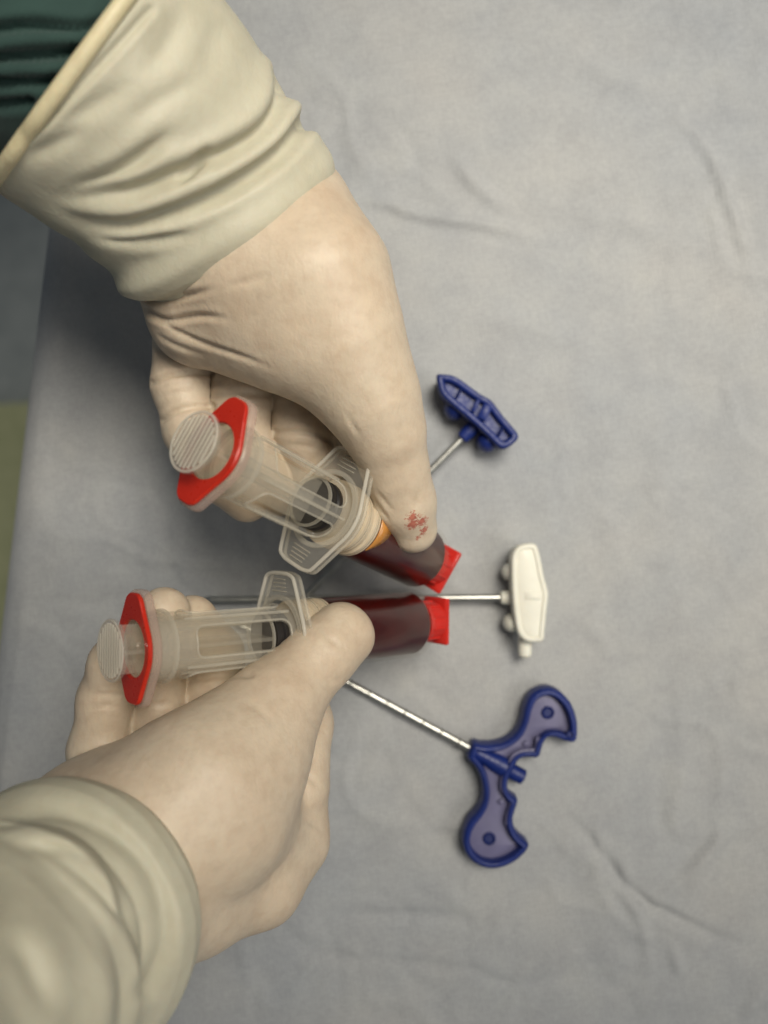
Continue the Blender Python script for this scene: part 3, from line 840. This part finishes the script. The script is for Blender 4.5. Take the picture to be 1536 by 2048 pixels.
lo_strokes = [
    ([(612, 1436), (640, 1456), (668, 1468)], 6, -.5),
    ([(600, 1545), (622, 1558), (645, 1580)], 6, -.5),
    ([(622, 1236), (650, 1268), (676, 1290), (712, 1300)], 6, -.4),
    ([(640, 1345), (668, 1362), (690, 1352)], 3.5, -.4),
    ([(470, 1400), (520, 1420), (560, 1470)], 8, -.35),
    ([(160, 1420), (210, 1412), (262, 1420)], 4, -.45), ([(170, 1395), (215, 1388), (265, 1394)], 3.5, -.35),
    ([(280, 1415), (320, 1408), (365, 1412)], 4, -.4),
    ([(600, 1640), (630, 1650), (655, 1672)], 5, -.35),
    ([(636, 1360), (660, 1385), (675, 1380)], 4, -.3),
    ([(370, 1360), (430, 1352), (500, 1350)], 6, -.6, 'none'),
]

def tube_surface(path, radii, flat, nth, nv, bumpf, lat=None):
    """a sleeve round a bent axis: path control points (mm), radius profile, oval ratio"""
    P = resample(np.array(path, float), nv); R = np.interp(np.linspace(0, 1, nv), np.linspace(0, 1, len(radii)), radii)
    T = np.gradient(P, axis=0); T /= np.linalg.norm(T, axis=1)[:, None]
    L = np.zeros((nv, nth, 3)); a = np.linspace(0, 2*math.pi, nth, endpoint=False)
    u = np.cross(T[0], (0, 0, 1.0)) if lat is None else np.asarray(lat, float)
    for i in range(nv):
        u = u - T[i]*np.dot(u, T[i]); u /= np.linalg.norm(u); w = np.cross(u, T[i])
        if w[2] < 0: w = -w
        r = R[i] + bumpf(i/(nv-1), a)
        L[i] = P[i] + (r*np.cos(a))[:, None]*u + (flat*r*np.sin(a))[:, None]*w
    V = L.reshape(-1, 3); idx = np.arange(nv*nth).reshape(nv, nth)
    F = np.stack([idx[:-1], np.roll(idx, -1, 1)[:-1], np.roll(idx, -1, 1)[1:], idx[1:]], -1).reshape(-1, 4)
    N = vnormals(V, F); c = np.repeat(P, nth, 0)
    if np.sum(N*(V-c)) < 0: F = F[:, ::-1]
    return V, F, L

def thicken(V, F, th):
    """give a cuff its latex thickness: a second skin inside and rims"""
    N = vnormals(V, F); n = len(V); Vi = V - N*th
    Fl = F.tolist(); ed = {}
    for q in Fl:
        for k in range(4):
            a, b = q[k], q[(k+1) % 4]
            if (b, a) in ed: del ed[(b, a)]
            else: ed[(a, b)] = 1
    return np.vstack([V, Vi]), Fl + [[i+n for i in q[::-1]] for q in Fl] + [[b, a, a+n, b+n] for a, b in ed]

def upper_hand():
    org = W(470, 560, 80)
    t = empty('gloved_hand', org, 'upper gloved hand with blood smeared thumb, coming out of a wrinkled cream cuff', 'hand', 'gloved hands')
    V, F = hand_mesh(up_body, up_fingers, K, up_strokes)
    Q = scr(V); spots = []
    for (x, y, r) in ((824, 1056, .0030), (848, 1050, .0030), (828, 1042, .0026), (856, 1064, .0022), (838, 1084, .0011)):
        c = np.argwhere(np.hypot(Q[:, 0]-x, Q[:, 1]-y) < 9)[:, 0]; k = c[np.argmax(V[c, 2])]
        spots.append((tuple((V[k]-org)*S), r))
    M['glove'] = latex('glove_latex', (.555, .44, .322), (.595, .487, .364), (.605, .508, .386), smear=spots)
    mesh('hand', V, F, M['glove'], t, origin=(org))
    c0 = W(452, 462, 84); dr = np.array([-.60, .62, .50]); dr /= np.linalg.norm(dr)
    b0, b1, b2 = W(482, 508, 81), W(395, 335, 93), c0 + dr*52
    path = [b0*(1-q)**2 + 2*b1*q*(1-q) + b2*q*q for q in np.linspace(0, 1, 14)]
    def bf(v, a):
        x = v*59 - 7
        r = -3.2*np.exp(-((x+7)/2.2)**2) + 1.9*np.exp(-((x-1.5)/5.0)**2) + .4*math.sin(x*.42) * math.exp(-max(0, x-20)/14.0)
        return r + .35*np.sin(3*a + x*.12) + .2*np.sin(5*a - x*.2 + 1)
    V, F, L = tube_surface(path, [30, 31.5, 33, 34, 35, 36, 37], .84, 340, 160, bf)
    N = vnormals(V, F)
    V = V + N*(.7*noise3(V + 20, 24))[:, None]
    strokes = [
        ([(60, 378), (150, 402), (250, 388), (350, 348), (450, 308), (530, 258), (568, 195), (570, 140)], 17, -3.4, 'start'),
        ([(70, 392), (150, 440), (240, 455), (320, 437), (415, 400), (500, 352), (570, 298), (625, 225)], 15, -3.5, 'start'),
        ([(165, 470), (240, 487), (320, 480), (400, 462)], 10, -1.6),
        ([(100, 385), (200, 362), (270, 325), (330, 275), (370, 245)], 17, -2.6),
        ([(340, 375), (385, 335), (430, 285)], 11, -1.5),
        ([(100, 268), (190, 212), (280, 155)], 20, -1.0),
        ([(30, 322), (100, 296), (190, 245)], 18, -1.1),
        ([(280, 170), (350, 60), (370, -30)], 26, -1.0),
        ([(410, 170), (440, 20)], 26, -.8),
        ([(220, 268), (330, 195), (430, 140)], 22, -.8),
        ([(20, 290), (80, 250), (200, 130), (300, 20)], 9, -.9, 'none'),
    ]
    V = relax(sculpt(V, F, strokes, -.35), F, 5)
    V2, F2 = thicken(V, F, .8)
    cf = mesh('glove_cuff', V2, F2, M['cuff'], t, origin=org)
    rimp = V.reshape(160, 340, 3)[-1]
    MB().tube(rimp, 1.9, 12, True).obj('rolled_edge', M['bead'], cf, origin=org)
    path = [c0 + dr*v for v in (40, 60, 85, 115, 150)]
    V, F, L = tube_surface(path, [29, 30, 31, 32, 33], .86, 160, 110, lambda v, a: .5*np.sin(2*a+v*7) + .0*a)
    N = vnormals(V, F); V = V + N*(1.6*noise3(V*np.array([.7, 1.5, 1]) + 33, 17))[:, None]
    V = sculpt(V, F, [([(-80, 70), (60, 52), (160, 60), (240, 40)], 11, -3.0, 'none'), ([(-80, 120), (60, 112), (180, 100)], 11, -3.0, 'none'), ([(-80, 165), (60, 165), (160, 160)], 9, -2.6, 'none'), ([(-60, 215), (60, 205)], 9, -2.4, 'none'),
                       ([(-40, 92), (60, 80), (200, 75)], 11, 1.2, 'none'), ([(-40, 140), (80, 138), (150, 132)], 10, 1.2, 'none')])
    V2, F2 = thicken(V, F, 1.2)
    mesh('gown_sleeve', V2, F2, M['green'], t, origin=org)
upper_hand()

def lower_hand():
    org = W(350, 1620, 95)
    t = empty('gloved_hand', org, 'lower gloved hand pressing thumb on the crosswise syringe, its olive cuff nearest the camera', 'hand', 'gloved hands')
    V, F = hand_mesh(lo_body, lo_fingers, K, lo_strokes)
    mesh('hand', V, F, M['glove2'], t, origin=org)
    c0 = W(150, 1822, 114); dr = np.array([-.33, -.14, .93]); dr /= np.linalg.norm(dr)
    path = [c0 + dr*v for v in (-6, 0, 25, 55, 80)]
    def bf(v, a):
        x = v*86 - 6
        prof = np.interp(x, [-6, -4, 0, 4, 8, 12, 16, 20, 24, 29, 35, 80], [-4.5, -1.2, 1.2, 1.9, 1.0, -1.6, -3.2, -1.6, .6, -1.2, 0, .5])
        return prof + .6*np.sin(2*a + .15*x + 1) + .5*np.sin(4*a - x*.25)*min(1, max(0, x/12)) + .4*np.sin(7*a+x*.4)*min(1, max(0, (x-8)/10))
    V, F, L = tube_surface(path, [30.5, 31.5, 32, 33, 34], 1.17, 220, 130, bf, lat=(.75, -.65, 0))
    N = vnormals(V, F); V = V + N*(.7*noise3(V + 120, 15))[:, None]
    V = sculpt(V, F, [([(0, 1640), (120, 1625), (230, 1670), (310, 1760), (330, 1880), (290, 1980)], 16, -1.2, 'none'),
                      ([(0, 1690), (90, 1700), (180, 1760), (260, 1850), (290, 1950)], 13, -1.6),
                      ([(40, 1690), (150, 1705), (220, 1760)], 10, -1.2), ([(0, 1860), (60, 1920), (110, 2048)], 24, -1.5)])
    V2, F2 = thicken(V, F, .8)
    mesh('glove_cuff', V2, F2, M['cuff'], t, origin=org)
    path = [c0 + dr*v for v in (55, 80, 110, 150)]
    V, F, L = tube_surface(path, [31, 32, 33, 35], .9, 90, 50, lambda v, a: .5*np.sin(3*a+v*9), lat=(.75, -.65, 0))
    V2, F2 = thicken(V, F, 1.2)
    mesh('gown_sleeve', V2, F2, M['green'], t, origin=org)
lower_hand()
